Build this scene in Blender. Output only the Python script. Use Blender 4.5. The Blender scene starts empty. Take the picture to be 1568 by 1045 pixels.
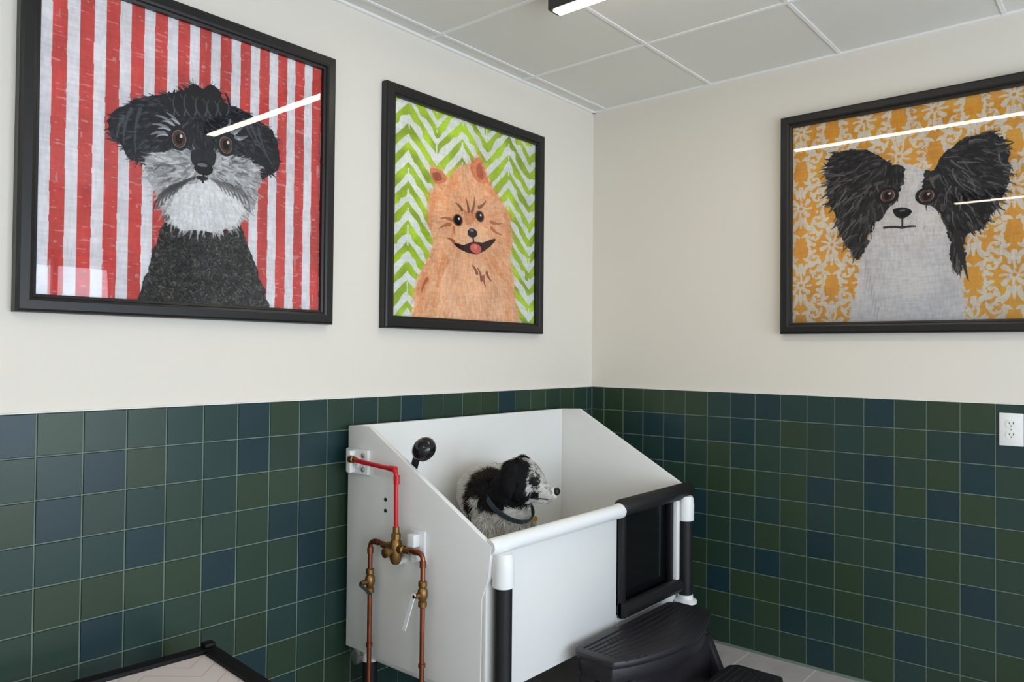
import bpy, bmesh, math, random
import numpy as np
from mathutils import Vector, Matrix, noise as mnoise
random.seed(7)
rng = np.random.default_rng(11)
scene = bpy.context.scene
try:
    scene.view_settings.view_transform = 'Standard'
    scene.view_settings.look = 'None'
    scene.view_settings.exposure = 0.0
except Exception:
    pass

# ------------------------------------------------------------------ helpers
def lin(c):
    return tuple((x/12.92 if x <= 0.04045 else ((x+0.055)/1.055)**2.4) for x in c)
def rgb(r, g, b):
    return lin((r/255., g/255., b/255.))

def material(name, col, rough=0.5, metal=0.0, var=0.0, scale=8.0, bump=0.0, bscale=60.0,
             coat=0.0, spec=0.5, emis=None, estr=0.0):
    m = bpy.data.materials.new(name); m.use_nodes = True
    nt = m.node_tree; b = nt.nodes['Principled BSDF']
    b.inputs['Base Color'].default_value = (*col, 1)
    b.inputs['Roughness'].default_value = rough
    b.inputs['Metallic'].default_value = metal
    b.inputs['Specular IOR Level'].default_value = spec
    b.inputs['Coat Weight'].default_value = coat
    tc = nt.nodes.new('ShaderNodeTexCoord')
    if var > 0:
        n = nt.nodes.new('ShaderNodeTexNoise'); n.inputs['Scale'].default_value = scale
        n.inputs['Detail'].default_value = 4
        nt.links.new(tc.outputs['Object'], n.inputs['Vector'])
        mx = nt.nodes.new('ShaderNodeMix'); mx.data_type = 'RGBA'
        mx.inputs['A'].default_value = (*[c*(1-var) for c in col], 1)
        mx.inputs['B'].default_value = (*[min(1, c*(1+var)) for c in col], 1)
        nt.links.new(n.outputs['Fac'], mx.inputs['Factor'])
        nt.links.new(mx.outputs['Result'], b.inputs['Base Color'])
    if bump > 0:
        n2 = nt.nodes.new('ShaderNodeTexNoise'); n2.inputs['Scale'].default_value = bscale
        nt.links.new(tc.outputs['Object'], n2.inputs['Vector'])
        bp = nt.nodes.new('ShaderNodeBump'); bp.inputs['Strength'].default_value = bump
        bp.inputs['Distance'].default_value = 0.002
        nt.links.new(n2.outputs['Fac'], bp.inputs['Height'])
        nt.links.new(bp.outputs['Normal'], b.inputs['Normal'])
    if emis:
        b.inputs['Emission Color'].default_value = (*emis, 1)
        b.inputs['Emission Strength'].default_value = estr
    return m

def attr_material(name, rough=0.5, bump=0.0, bscale=80, spec=0.5, coat=0.0):
    m = material(name, (1, 1, 1), rough, spec=spec, bump=bump, bscale=bscale, coat=coat)
    nt = m.node_tree
    a = nt.nodes.new('ShaderNodeAttribute'); a.attribute_name = 'Col'
    nt.links.new(a.outputs['Color'], nt.nodes['Principled BSDF'].inputs['Base Color'])
    return m

def group(name):
    e = bpy.data.objects.new(name, None); scene.collection.objects.link(e)
    e.empty_display_size = 0.1
    return e

def mk(name, verts, faces, mat, parent=None, smooth=False, bevel=0.0, segs=2):
    me = bpy.data.meshes.new(name); me.from_pydata([tuple(v) for v in verts], [], faces)
    bm = bmesh.new(); bm.from_mesh(me); bmesh.ops.recalc_face_normals(bm, faces=bm.faces)
    if bevel > 0:
        bmesh.ops.bevel(bm, geom=[e for e in bm.edges if len(e.link_faces) == 2 and e.calc_face_angle(0) > 0.5],
                        offset=bevel, segments=segs, affect='EDGES', profile=0.5)
    bm.to_mesh(me); bm.free()
    me.materials.append(mat)
    if smooth or bevel > 0:
        for p in me.polygons: p.use_smooth = True
        try:
            me.set_sharp_from_angle(angle=math.radians(40))
        except Exception:
            pass
    o = bpy.data.objects.new(name, me); scene.collection.objects.link(o)
    if parent: o.parent = parent
    return o

def box(name, x0, x1, y0, y1, z0, z1, mat, parent=None, bevel=0.0):
    v = [(x, y, z) for x in (x0, x1) for y in (y0, y1) for z in (z0, z1)]
    f = [(0, 1, 3, 2), (4, 6, 7, 5), (0, 4, 5, 1), (2, 3, 7, 6), (0, 2, 6, 4), (1, 5, 7, 3)]
    return mk(name, v, f, mat, parent, bevel=bevel)

def prism(name, poly, axis, a0, a1, mat, parent=None, bevel=0.0, smooth=False):
    def P(a, p):
        if axis == 0: return (a, p[0], p[1])
        if axis == 1: return (p[0], a, p[1])
        return (p[0], p[1], a)
    n = len(poly)
    v = [P(a0, p) for p in poly]+[P(a1, p) for p in poly]
    f = [tuple(range(n)), tuple(range(2*n-1, n-1, -1))]+[(i, (i+1) % n, n+(i+1) % n, n+i) for i in range(n)]
    return mk(name, v, f, mat, parent, bevel=bevel, smooth=smooth)

def fillet_path(pts, r, n=6):
    pts = [Vector(p) for p in pts]
    out = [pts[0]]
    for i in range(1, len(pts)-1):
        a, b, c = pts[i-1], pts[i], pts[i+1]
        d1 = (a-b); d2 = (c-b)
        rr = min(r, d1.length*0.45, d2.length*0.45)
        p, q = b+d1.normalized()*rr, b+d2.normalized()*rr
        for k in range(n+1):
            t = k/n
            out.append(p*(1-t)**2+b*2*t*(1-t)+q*t*t)
    out.append(pts[-1])
    return out

def sweep(name, path, radii, mat, parent=None, seg=16, caps=True):
    path = [Vector(p) for p in path]
    if not isinstance(radii, (list, tuple)): radii = [radii]*len(path)
    n = len(path); verts = []; faces = []
    t0 = (path[1]-path[0]).normalized()
    up = Vector((0, 0, 1)) if abs(t0.z) < 0.9 else Vector((1, 0, 0))
    nrm = t0.cross(up).normalized()
    for i in range(n):
        t = (path[min(i+1, n-1)]-path[max(i-1, 0)]).normalized()
        nrm = (nrm-t*nrm.dot(t)).normalized(); bn = t.cross(nrm)
        for k in range(seg):
            a = 2*math.pi*k/seg
            verts.append(path[i]+(nrm*math.cos(a)+bn*math.sin(a))*radii[i])
    for i in range(n-1):
        for k in range(seg):
            faces.append((i*seg+k, i*seg+(k+1) % seg, (i+1)*seg+(k+1) % seg, (i+1)*seg+k))
    if caps:
        faces.append(tuple(range(seg))); faces.append(tuple((n-1)*seg+k for k in range(seg)))
    return mk(name, verts, faces, mat, parent, smooth=True)

def tube(name, pts, r, mat, parent=None, fil=0.03, seg=16):
    return sweep(name, fillet_path(pts, fil) if len(pts) > 2 else pts, r, mat, parent, seg)

def lathe(name, prof, origin, direction, mat, parent=None, seg=24):
    o = Vector(origin); d = Vector(direction).normalized()
    up = Vector((0, 0, 1)) if abs(d.z) < 0.9 else Vector((1, 0, 0))
    a1 = d.cross(up).normalized(); a2 = d.cross(a1)
    verts = []; faces = []
    for r, h in prof:
        for k in range(seg):
            a = 2*math.pi*k/seg
            verts.append(o+d*h+(a1*math.cos(a)+a2*math.sin(a))*max(r, 1e-4))
    n = len(prof)
    for i in range(n-1):
        for k in range(seg):
            faces.append((i*seg+k, i*seg+(k+1) % seg, (i+1)*seg+(k+1) % seg, (i+1)*seg+k))
    faces.append(tuple(range(seg))); faces.append(tuple((n-1)*seg+k for k in range(seg)))
    return mk(name, verts, faces, mat, parent, smooth=True)

# ------------------------------------------------------------------ materials
M_paint = material('wall_paint', rgb(229, 223, 212), 0.6, var=0.015, scale=2, bump=0.08, bscale=250, spec=0.3)
M_ceil = material('ceiling_tile', rgb(228, 226, 218), 0.85, var=0.02, scale=300, bump=0.4, bscale=400, spec=0.2)
M_tbar = material('ceiling_tbar', rgb(240, 239, 236), 0.45, var=0.02)
M_grout = material('grout', rgb(114, 128, 118), 0.8, var=0.1, scale=40)
M_tile = attr_material('glazed_tile', 0.33, bump=0.14, bscale=18, spec=0.4)
M_black = material('black_satin', rgb(20, 19, 20), 0.38, var=0.1, scale=30, spec=0.45)
M_hdpe = material('white_polymer', rgb(232, 232, 229), 0.42, var=0.015, scale=12, bump=0.05, bscale=200, spec=0.4)
M_pvc = material('white_fitting', rgb(238, 239, 238), 0.3, var=0.01)
M_foam = material('black_foam_pad', rgb(26, 26, 28), 0.5, var=0.15, scale=60, bump=0.25, bscale=150, spec=0.35)
M_blackgloss = material('black_gloss_door', rgb(14, 15, 17), 0.12, var=0.1, spec=0.5)
M_plastic = material('black_plastic_step', rgb(34, 31, 36), 0.42, var=0.12, scale=40, bump=0.3, bscale=300, spec=0.5)
M_copper = material('copper_pipe', rgb(160, 96, 70), 0.36, 1.0, var=0.35, scale=25)
M_brass = material('brass_valve', rgb(150, 116, 72), 0.42, 1.0, var=0.3, scale=40)
M_steel = material('steel', rgb(190, 190, 190), 0.3, 1.0, var=0.1)
M_red = material('red_pipe', rgb(190, 20, 28), 0.35, var=0.08, scale=30)
M_dark = material('dark_hole', rgb(15, 15, 15), 0.8, var=0.1)

# ------------------------------------------------------------------ camera
cam = bpy.data.cameras.new('camera'); cam.sensor_width = 36; cam.lens = 1162/1568*36
cam.clip_start = 0.05
co = bpy.data.objects.new('camera', cam); scene.collection.objects.link(co)
co.matrix_world = Matrix(((0.64689, -0.0187, -0.76236, -3.43), (-0.76253, -0.00362, -0.64694, -2.34),
                          (0.00934, 0.99982, -0.0166, 1.375), (0, 0, 0, 1)))
scene.camera = co

# ------------------------------------------------------------------ room shell
XB, YB, H = -4.8, -4.6, 2.70
M_floor = material('stone_floor', rgb(170, 166, 162), 0.45, var=0.25, scale=5)
nt = M_floor.node_tree
bsdf = nt.nodes['Principled BSDF']
brick = nt.nodes.new('ShaderNodeTexBrick'); brick.offset = 0.5
brick.inputs['Scale'].default_value = 1.0
brick.inputs['Brick Width'].default_value = 0.6; brick.inputs['Row Height'].default_value = 0.3
brick.inputs['Mortar Size'].default_value = 0.003
brick.inputs['Color1'].default_value = (*rgb(202, 195, 192), 1)
brick.inputs['Color2'].default_value = (*rgb(188, 182, 180), 1)
brick.inputs['Mortar'].default_value = (*rgb(226, 224, 220), 1)
tc = nt.nodes.new('ShaderNodeTexCoord'); nt.links.new(tc.outputs['Object'], brick.inputs['Vector'])
nz = nt.nodes.new('ShaderNodeTexNoise'); nz.inputs['Scale'].default_value = 7; nz.inputs['Detail'].default_value = 8
nz.inputs['Distortion'].default_value = 1.2
nt.links.new(tc.outputs['Object'], nz.inputs['Vector'])
mm = nt.nodes.new('ShaderNodeMix'); mm.data_type = 'RGBA'; mm.blend_type = 'MULTIPLY'
mm.inputs['Factor'].default_value = 0.45
nt.links.new(brick.outputs['Color'], mm.inputs['A'])
rm = nt.nodes.new('ShaderNodeValToRGB'); rm.color_ramp.elements[0].position = 0.3; rm.color_ramp.elements[1].position = 0.65
rm.color_ramp.elements[0].color = (0.6, 0.6, 0.6, 1)
nt.links.new(nz.outputs['Fac'], rm.inputs['Fac']); nt.links.new(rm.outputs['Color'], mm.inputs['B'])
nt.links.new(mm.outputs['Result'], bsdf.inputs['Base Color'])

box('floor', XB, 0, YB, 0, -0.1, 0, M_floor)
box('wall_left', XB-0.1, 0.1, 0, 0.1, 0, H+0.1, M_paint)
box('wall_right', 0, 0.1, YB-0.1, 0, 0, H+0.1, M_paint)
box('wall_rear', XB-0.1, XB, YB-0.1, 0, 0, H+0.1, M_paint)
wf = group('wall_front')
wins = [(-4.4, -3.3), (-2.95, -1.95), (-1.6, -0.6)]
Z0, Z1 = 0.25, 2.2
box('lower_band', XB, 0, YB-0.1, YB, 0, Z0, M_paint, wf)
box('upper_band', XB, 0, YB-0.1, YB, Z1, H+0.1, M_paint, wf)
edges = [XB]+[v for w in wins for v in w]+[0]
for i in range(0, len(edges), 2):
    box('pier_%d' % (i//2), edges[i], edges[i+1], YB-0.1, YB, Z0, Z1, M_paint, wf)
M_alu = material('window_frame_metal', rgb(40, 42, 44), 0.4, 0.5, var=0.05)
for i, (a, b) in enumerate(wins):
    g = group('window_%d' % (i+1))
    for nm, q in (('jamb_a', (a, a+0.04, Z0, Z1)), ('jamb_b', (b-0.04, b, Z0, Z1)), ('sill', (a+0.04, b-0.04, Z0, Z0+0.04)),
                  ('head', (a+0.04, b-0.04, Z1-0.04, Z1)), ('mullion', ((a+b)/2-0.02, (a+b)/2+0.02, Z0+0.04, Z1-0.04))):
        box(nm, q[0], q[1], YB-0.08, YB-0.03, q[2], q[3], M_alu, g)
    l = bpy.data.lights.new('daylight_%d' % (i+1), 'AREA'); l.shape = 'RECTANGLE'
    l.size = b-a; l.size_y = Z1-Z0; l.energy = 55; l.color = (0.76, 0.87, 1.0)
    lo = bpy.data.objects.new('window_daylight_%d' % (i+1), l); scene.collection.objects.link(lo)
    lo.location = ((a+b)/2, YB-0.14, (Z0+Z1)/2-0.1); lo.rotation_euler = (math.radians(98), 0, 0)
box('ceiling', XB, 0, YB, 0, H, H+0.06, M_ceil)
cg = group('ceiling_grid')
for k in range(1, 8):
    x = -0.62*k-0.005
    if x > XB: box('runner_x', x-0.007, x+0.007, YB, 0, H-0.005, H, M_tbar, cg)
for k in range(0, 8):
    y = -0.083-0.606*k
    if y > YB: box('runner_y', XB, 0, y-0.007, y+0.007, H-0.0045, H, M_tbar, cg)
box('angle_left', XB, 0, -0.014, 0, H-0.010, H, M_tbar, cg)
box('angle_right', -0.014, 0, YB, 0, H-0.010, H, M_tbar, cg)

# ------------------------------------------------------------------ tile wainscot
def tile_wall(name, axis, phase, length, pitch, blues, seed):
    r = random.Random(seed)
    g = group(name)
    top = 1.20
    if axis == 0: box('grout_bed', -length, -0.006, -0.0065, 0, 0, top, M_grout, g)
    else: box('grout_bed', -0.0065, 0, -length, 0, 0, top, M_grout, g)
    verts = []; faces = []; cols = []
    gp = 0.0014; ch = 0.0020; d0 = 0.006; d1 = 0.0092
    k0 = int(math.floor((-phase)/pitch))+2
    for ci in range(-k0, int((length)/pitch)+2):
        a0 = phase-ci*pitch; a1 = a0-pitch
        a0 = min(a0, -0.010)
        if a1 > -0.02 or a0 < -length: continue
        for ri in range(11):
            z1 = top-ri*pitch; z0 = max(z1-pitch, 0.0)
            if z1 < 0.015: continue
            q = r.random()
            if (ci, ri) in blues: c = rgb(26, 52, 58)
            elif q < 0.10: c = rgb(29, 54, 58)
            elif q < 0.38: c = rgb(35, 59, 55)
            elif q < 0.72: c = rgb(41, 62, 51)
            else: c = rgb(46, 64, 46)
            s = 0.92+0.16*r.random(); c = tuple(x*s for x in c)
            b = len(verts)
            def P(a, z, d):
                return (a, -d, z) if axis == 0 else (-d, a, z)
            A0, A1, B0, B1 = a0-gp, a1+gp, z0+gp, z1-gp
            verts += [P(A0, B0, d0), P(A1, B0, d0), P(A1, B1, d0), P(A0, B1, d0),
                      P(A0-ch, B0+ch, d1), P(A1+ch, B0+ch, d1), P(A1+ch, B1-ch, d1), P(A0-ch, B1-ch, d1)]
            cols += [c]*8
            fs = [(4, 5, 6, 7), (0, 1, 5, 4), (1, 2, 6, 5), (2, 3, 7, 6), (3, 0, 4, 7)]
            faces += [tuple(b+i for i in f) for f in fs]
    me = bpy.data.meshes.new('tiles'); me.from_pydata(verts, [], faces)
    ca = me.color_attributes.new('Col', 'FLOAT_COLOR', 'POINT')
    ca.data.foreach_set('color', np.array([(*c, 1) for c in cols], dtype=np.float32).ravel())
    me.materials.append(M_tile)
    bm = bmesh.new(); bm.from_mesh(me); bmesh.ops.recalc_face_normals(bm, faces=bm.faces); bm.to_mesh(me); bm.free()
    o = bpy.data.objects.new('tiles', me); scene.collection.objects.link(o); o.parent = g
    if axis == 0: box('edge_trim', -length, -0.006, -0.010, 0, top, top+0.003, M_tbar, g)
    else: box('edge_trim', -0.010, 0, -length, 0, top, top+0.003, M_tbar, g)
tile_wall('wall_left_tile_wainscot', 0, -2.208+0.1195*4, 4.79, 0.1195,
          {(8, 0), (6, 1), (2, 1), (7, 2), (5, 3), (3, 4), (0, 4), (6, 5), (-4, 0), (-9, 0)}, 3)
tile_wall('wall_right_tile_wainscot', 1, -0.088, 4.59, 0.1188,
          {(6, 1), (11, 2), (11, 3), (11, 0), (13, 3), (9, 5), (14, 6), (7, 6), (5, 7), (12, 5), (14, 2), (2, 1)}, 5)

# ------------------------------------------------------------------ ceiling lamps
M_lamp = material('lamp_diffuser', (1, 1, 1), 0.4, emis=(1.0, 0.88, 0.72), estr=36)
M_lampbody = material('lamp_housing', rgb(60, 60, 62), 0.4, 0.3, var=0.05)
def lamp(x, y0, y1):
    g = group('linear_ceiling_lamp')
    z = 2.63
    box('housing', x-0.03, x+0.03, y0, y1, z, z+0.07, M_lampbody, g, bevel=0.004)
    box('diffuser', x-0.022, x+0.022, y0+0.02, y1-0.02, z-0.006, z, M_lamp, g)
lamp(-1.225, -1.90, -0.65)
lamp(-3.62, -2.35, -1.08)

# ------------------------------------------------------------------ artwork rasteriser (vertex-colour paint)
def solve_h(src, dst):
    A = []; b = []
    for (x, y), (u, v) in zip(src, dst):
        A.append([x, y, 1, 0, 0, 0, -u*x, -u*y]); b.append(u)
        A.append([0, 0, 0, x, y, 1, -v*x, -v*y]); b.append(v)
    h = np.linalg.solve(np.array(A, float), np.array(b, float))
    return np.append(h, 1).reshape(3, 3)

class Canvas:
    """flat print; outlines are traced points rectified to the canvas' own 0..1 coordinates"""
    def __init__(s, corners, N=600):
        s.N = N
        s.H = solve_h(corners, [(0, 0), (1, 0), (1, 1), (0, 1)])
        a = np.linspace(0, 1, N)
        s.U, s.V = np.meshgrid(a, a)
        s.img = np.ones((N, N, 3))*0.93
        s.wu = s.nz(28, 1); s.wv = s.nz(28, 2); s.fine = s.nz(110, 3); s.mid = s.nz(12, 4)
    def t(s, p):
        q = s.H @ np.array([p[0], p[1], 1.0]); return q[0]/q[2], q[1]/q[2]
    def nz(s, f, seed, ax=1.0, ay=1.0):
        r = np.random.default_rng(seed)
        nx, ny = int(f*ax)+3, int(f*ay)+3
        g = r.uniform(-1, 1, (ny, nx))
        x = s.U*(nx-2); y = s.V*(ny-2)
        xi = np.floor(x).astype(int); yi = np.floor(y).astype(int)
        fx = x-xi; fy = y-yi
        fx = fx*fx*(3-2*fx); fy = fy*fy*(3-2*fy)
        return (g[yi, xi]*(1-fx)+g[yi, xi+1]*fx)*(1-fy)+(g[yi+1, xi]*(1-fx)+g[yi+1, xi+1]*fx)*fy
    def smooth(s, pts):
        n = len(pts); out = []
        for i in range(n):
            p0, p1, p2, p3 = [np.array(pts[(i+k-1) % n]) for k in range(4)]
            for j in range(6):
                t = j/6
                out.append(0.5*((2*p1)+(-p0+p2)*t+(2*p0-5*p1+4*p2-p3)*t*t+(-p0+3*p1-3*p2+p3)*t**3))
        return out
    def mask(s, pts, warp=0.004, sm=True):
        q = [s.t(p) for p in pts]
        if sm: q = s.smooth(q)
        q = np.array(q)
        x = s.U+s.wu*warp+s.fine*warp*0.5; y = s.V+s.wv*warp
        ins = np.zeros(x.shape, bool)
        j = len(q)-1
        for i in range(len(q)):
            xi, yi = q[i]; xj, yj = q[j]
            c = ((yi > y) != (yj > y)) & (x < (xj-xi)*(y-yi)/(yj-yi+1e-12)+xi)
            ins ^= c; j = i
        return ins
    def poly(s, pts, col, warp=0.004, tex=0.06, alpha=1.0, sm=True):
        m = s.mask(pts, warp, sm)
        c = np.array(col)/255.
        k = (1+tex*s.mid+tex*s.fine)[..., None]
        s.img[m] = s.img[m]*(1-alpha)+(c*k)[m]*alpha
        return m
    def ell(s, p, rx, ry, col, ang=0, alpha=1, warp=0.002):
        u, v = s.t(p)
        x = s.U-u+s.wu*warp; y = s.V-v+s.wv*warp
        ca, sa = math.cos(ang), math.sin(ang)
        m = ((x*ca+y*sa)/rx)**2+((-x*sa+y*ca)/ry)**2 < 1
        s.img[m] = s.img[m]*(1-alpha)+np.array(col)/255.*alpha
    def stroke_uv(s, a, b, w0, w1, col, alpha=1, bend=0.0, clip=None):
        a = np.array(a); b = np.array(b); d = b-a; L = np.hypot(*d)+1e-9
        mid = (a+b)/2+np.array([-d[1], d[0]])*bend
        N = s.N; pad = max(w0, w1)+abs(bend)*L+0.004
        x0 = max(0, int((min(a[0], b[0])-pad)*N)); x1 = min(N, int((max(a[0], b[0])+pad)*N)+2)
        y0 = max(0, int((min(a[1], b[1])-pad)*N)); y1 = min(N, int((max(a[1], b[1])+pad)*N)+2)
        if x1 <= x0 or y1 <= y0: return
        X = s.U[y0:y1, x0:x1]; Y = s.V[y0:y1, x0:x1]
        m = np.zeros(X.shape, bool)
        nseg = 1 if bend == 0 else 4
        pr = a
        for k in range(nseg):
            t = (k+1)/nseg
            nx = a*(1-t)**2+2*mid*t*(1-t)+b*t*t
            e = nx-pr; l2 = e@e+1e-12
            tt = np.clip(((X-pr[0])*e[0]+(Y-pr[1])*e[1])/l2, 0, 1)
            dist = np.hypot(X-pr[0]-tt*e[0], Y-pr[1]-tt*e[1])
            T = (k+tt)/nseg
            m |= dist < (w0*(1-T)+w1*T)
            pr = nx
        if clip is not None: m &= clip[y0:y1, x0:x1]
        sub = s.img[y0:y1, x0:x1]
        sub[m] = sub[m]*(1-alpha)+np.array(col)/255.*alpha
    def stroke(s, a, b, w0, w1, col, alpha=1, bend=0.0, clip=None):
        s.stroke_uv(s.t(a), s.t(b), w0, w1, col, alpha, bend, clip)
    def fur(s, m, n, L, w, cols, dirf, seed=0, alpha=0.85, spill=True, bend=0.15):
        r = np.random.default_rng(seed)
        ys, xs = np.nonzero(m)
        if len(ys) == 0: return
        idx = r.integers(0, len(ys), n)
        for i in idx:
            u, v = xs[i]/s.N, ys[i]/s.N
            dx, dy = dirf(u, v); l = math.hypot(dx, dy)+1e-9
            ang = math.atan2(dy, dx)+r.normal(0, 0.3)
            LL = L*r.uniform(0.5, 1.3)
            c = cols[r.integers(0, len(cols))]
            s.stroke_uv((u, v), (u+math.cos(ang)*LL, v+math.sin(ang)*LL), w*r.uniform(0.5, 1.2), w*0.2, c, alpha*r.uniform(0.6, 1),
                        bend*r.uniform(-1, 1), None if spill else m)

def art1():
    c = Canvas([(71.5, -53), (496, 98), (490, 476), (58, 452)])
    ph = c.U*13+c.wu*0.015
    red = (ph % 1) > 0.46
    scr = (c.nz(30, 21, 1.2, 6) > 0.72) | (c.nz(18, 22, 4, 1) > 0.86) | (c.nz(40, 25, 1, 3) > 0.88)
    c.img[:] = np.array([230, 228, 229])/255.*(1+0.03*c.mid[..., None])
    R = np.array([208, 82, 76])/255.*(1+0.06*c.nz(20, 23, 1, .4)[..., None])
    c.img[red] = R[red]
    m = red & scr; c.img[m] = c.img[m]*0.55+0.40*np.array([1, .9, .9])
    body = c.poly([(262, 335), (300, 342), (355, 350), (372, 340), (385, 380), (400, 425), (414, 485), (318, 485), (220, 485), (232, 410), (245, 370)],
                  (50, 49, 49), 0.006, 0.2)
    c.fur(body, 2200, 0.014, 0.0028, [(28, 27, 30), (85, 82, 80), (120, 114, 104), (66, 62, 57), (20, 20, 22)], lambda u, v: (math.sin(u*160), math.cos(v*150)), 31, bend=0.9, spill=False)
    pts = [(173, 188), (180, 164), (204, 150), (238, 138), (262, 134), (285, 130), (300, 124), (312, 128), (328, 122), (340, 134), (354, 152), (375, 160), (400, 176), (420, 192),
           (432, 225), (431, 250), (420, 262), (404, 270), (398, 250), (350, 238), (250, 240), (238, 262), (226, 246), (204, 240), (192, 216), (178, 208)]
    head = c.poly(pts, (36, 36, 40), 0.006, 0.15)
    cu, cv = c.t((310, 215))
    c.fur(head, 1100, 0.026, 0.0035, [(26, 26, 30), (18, 18, 22), (60, 62, 68), (46, 48, 56), (88, 90, 96), (34, 34, 40)], lambda u, v: ((u-cu), (v-cv)*0.8+0.10), 32)
    for (a, b) in (((208, 160), (196, 215)), ((222, 160), (214, 228)), ((196, 172), (186, 205)), ((388, 178), (412, 232)), ((400, 190), (420, 245)), ((378, 176), (398, 215))):
        c.stroke(a, b, 0.006, 0.002, (92, 94, 102), 0.7, 0.12)
    c.poly([(262, 142), (274, 130), (290, 126), (300, 122), (314, 126), (328, 121), (342, 130), (352, 148), (356, 162), (310, 170), (268, 165)], (30, 30, 35), 0.008, 0.1)
    for k in range(11):
        x = 268+k*8
        c.stroke((x+4, 165), (x+(k-5)*0.6, 134-6*math.sin(k*0.6)), 0.007, 0.003, (30, 30, 35), 1, 0.35*(-1)**k)
        c.stroke((x+4, 170), (x+(k-5)*0.6, 142-5*math.sin(k*0.6)), 0.0032, 0.0015, (92, 94, 102), .8, 0.35*(-1)**k)
    for (x, y, dx, dy) in [(262, 190, -22, -6), (268, 182, -22, -12), (276, 180, -14, -14), (258, 198, -20, 2), (360, 196, 16, -8), (366, 204, 18, -2), (350, 192, 8, -16)]:
        c.stroke((x, y), (x+dx, y+dy), 0.007, 0.002, (150, 150, 152), 0.9, 0.2)
        c.stroke((x+4, y+3), (x+dx*.6, y+dy*.6+4), 0.004, 0.001, (205, 205, 205), 0.9, 0.2)
    muz = c.poly([(228, 246), (250, 228), (285, 222), (316, 228), (352, 230), (385, 240), (402, 262), (398, 298), (386, 326), (360, 346), (330, 350), (295, 347),
                  (270, 342), (250, 318), (241, 285)], (176, 174, 173), 0.008, 0.1)
    nu, nv = c.t((316, 262))
    c.fur(muz, 650, 0.032, 0.005, [(205, 204, 203), (132, 130, 129), (232, 230, 228), (100, 97, 98), (186, 182, 178)], lambda u, v: (u-nu, (v-nv)+0.04), 33)
    beard = c.poly([(278, 292), (316, 272), (352, 285), (380, 318), (352, 348), (318, 352), (284, 346), (262, 322)], (224, 222, 220), 0.01, 0.05)
    c.fur(beard, 350, 0.03, 0.005, [(238, 236, 234), (214, 210, 207), (228, 224, 219)], lambda u, v: (u-nu, (v-nv)+0.03), 34)
    for k in range(8):
        c.stroke((302-k*5, 268+k*2), (282-k*6, 285+k*5), 0.006, 0.002, (70, 66, 66), .7, .2)
        c.stroke((330+k*6, 270+k*2), (345+k*6, 288+k*4), 0.006, 0.002, (90, 86, 84), .6, -.2)
    c.poly([(300, 226), (318, 222), (334, 228), (332, 248), (318, 252), (302, 246)], (40, 40, 46), 0.004, 0.2)
    c.ell((317, 253), 0.034, 0.026, (22, 22, 26)); c.ell((315, 248), 0.018, 0.007, (120, 124, 132)); c.ell((315, 268), 0.022, 0.008, (30, 28, 30))
    c.stroke((317, 262), (316, 275), 0.004, 0.004, (25, 24, 26))
    for p in ((280, 207), (351, 216)):
        c.ell(p, 0.036, 0.042, (40, 38, 40)); c.ell(p, 0.025, 0.031, (150, 146, 144)); c.ell(p, 0.023, 0.029, (92, 58, 42)); c.ell(p, 0.013, 0.018, (12, 10, 12))
        c.ell((p[0]+3, p[1]-4), 0.005, 0.006, (240, 240, 240))
    return c

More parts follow.
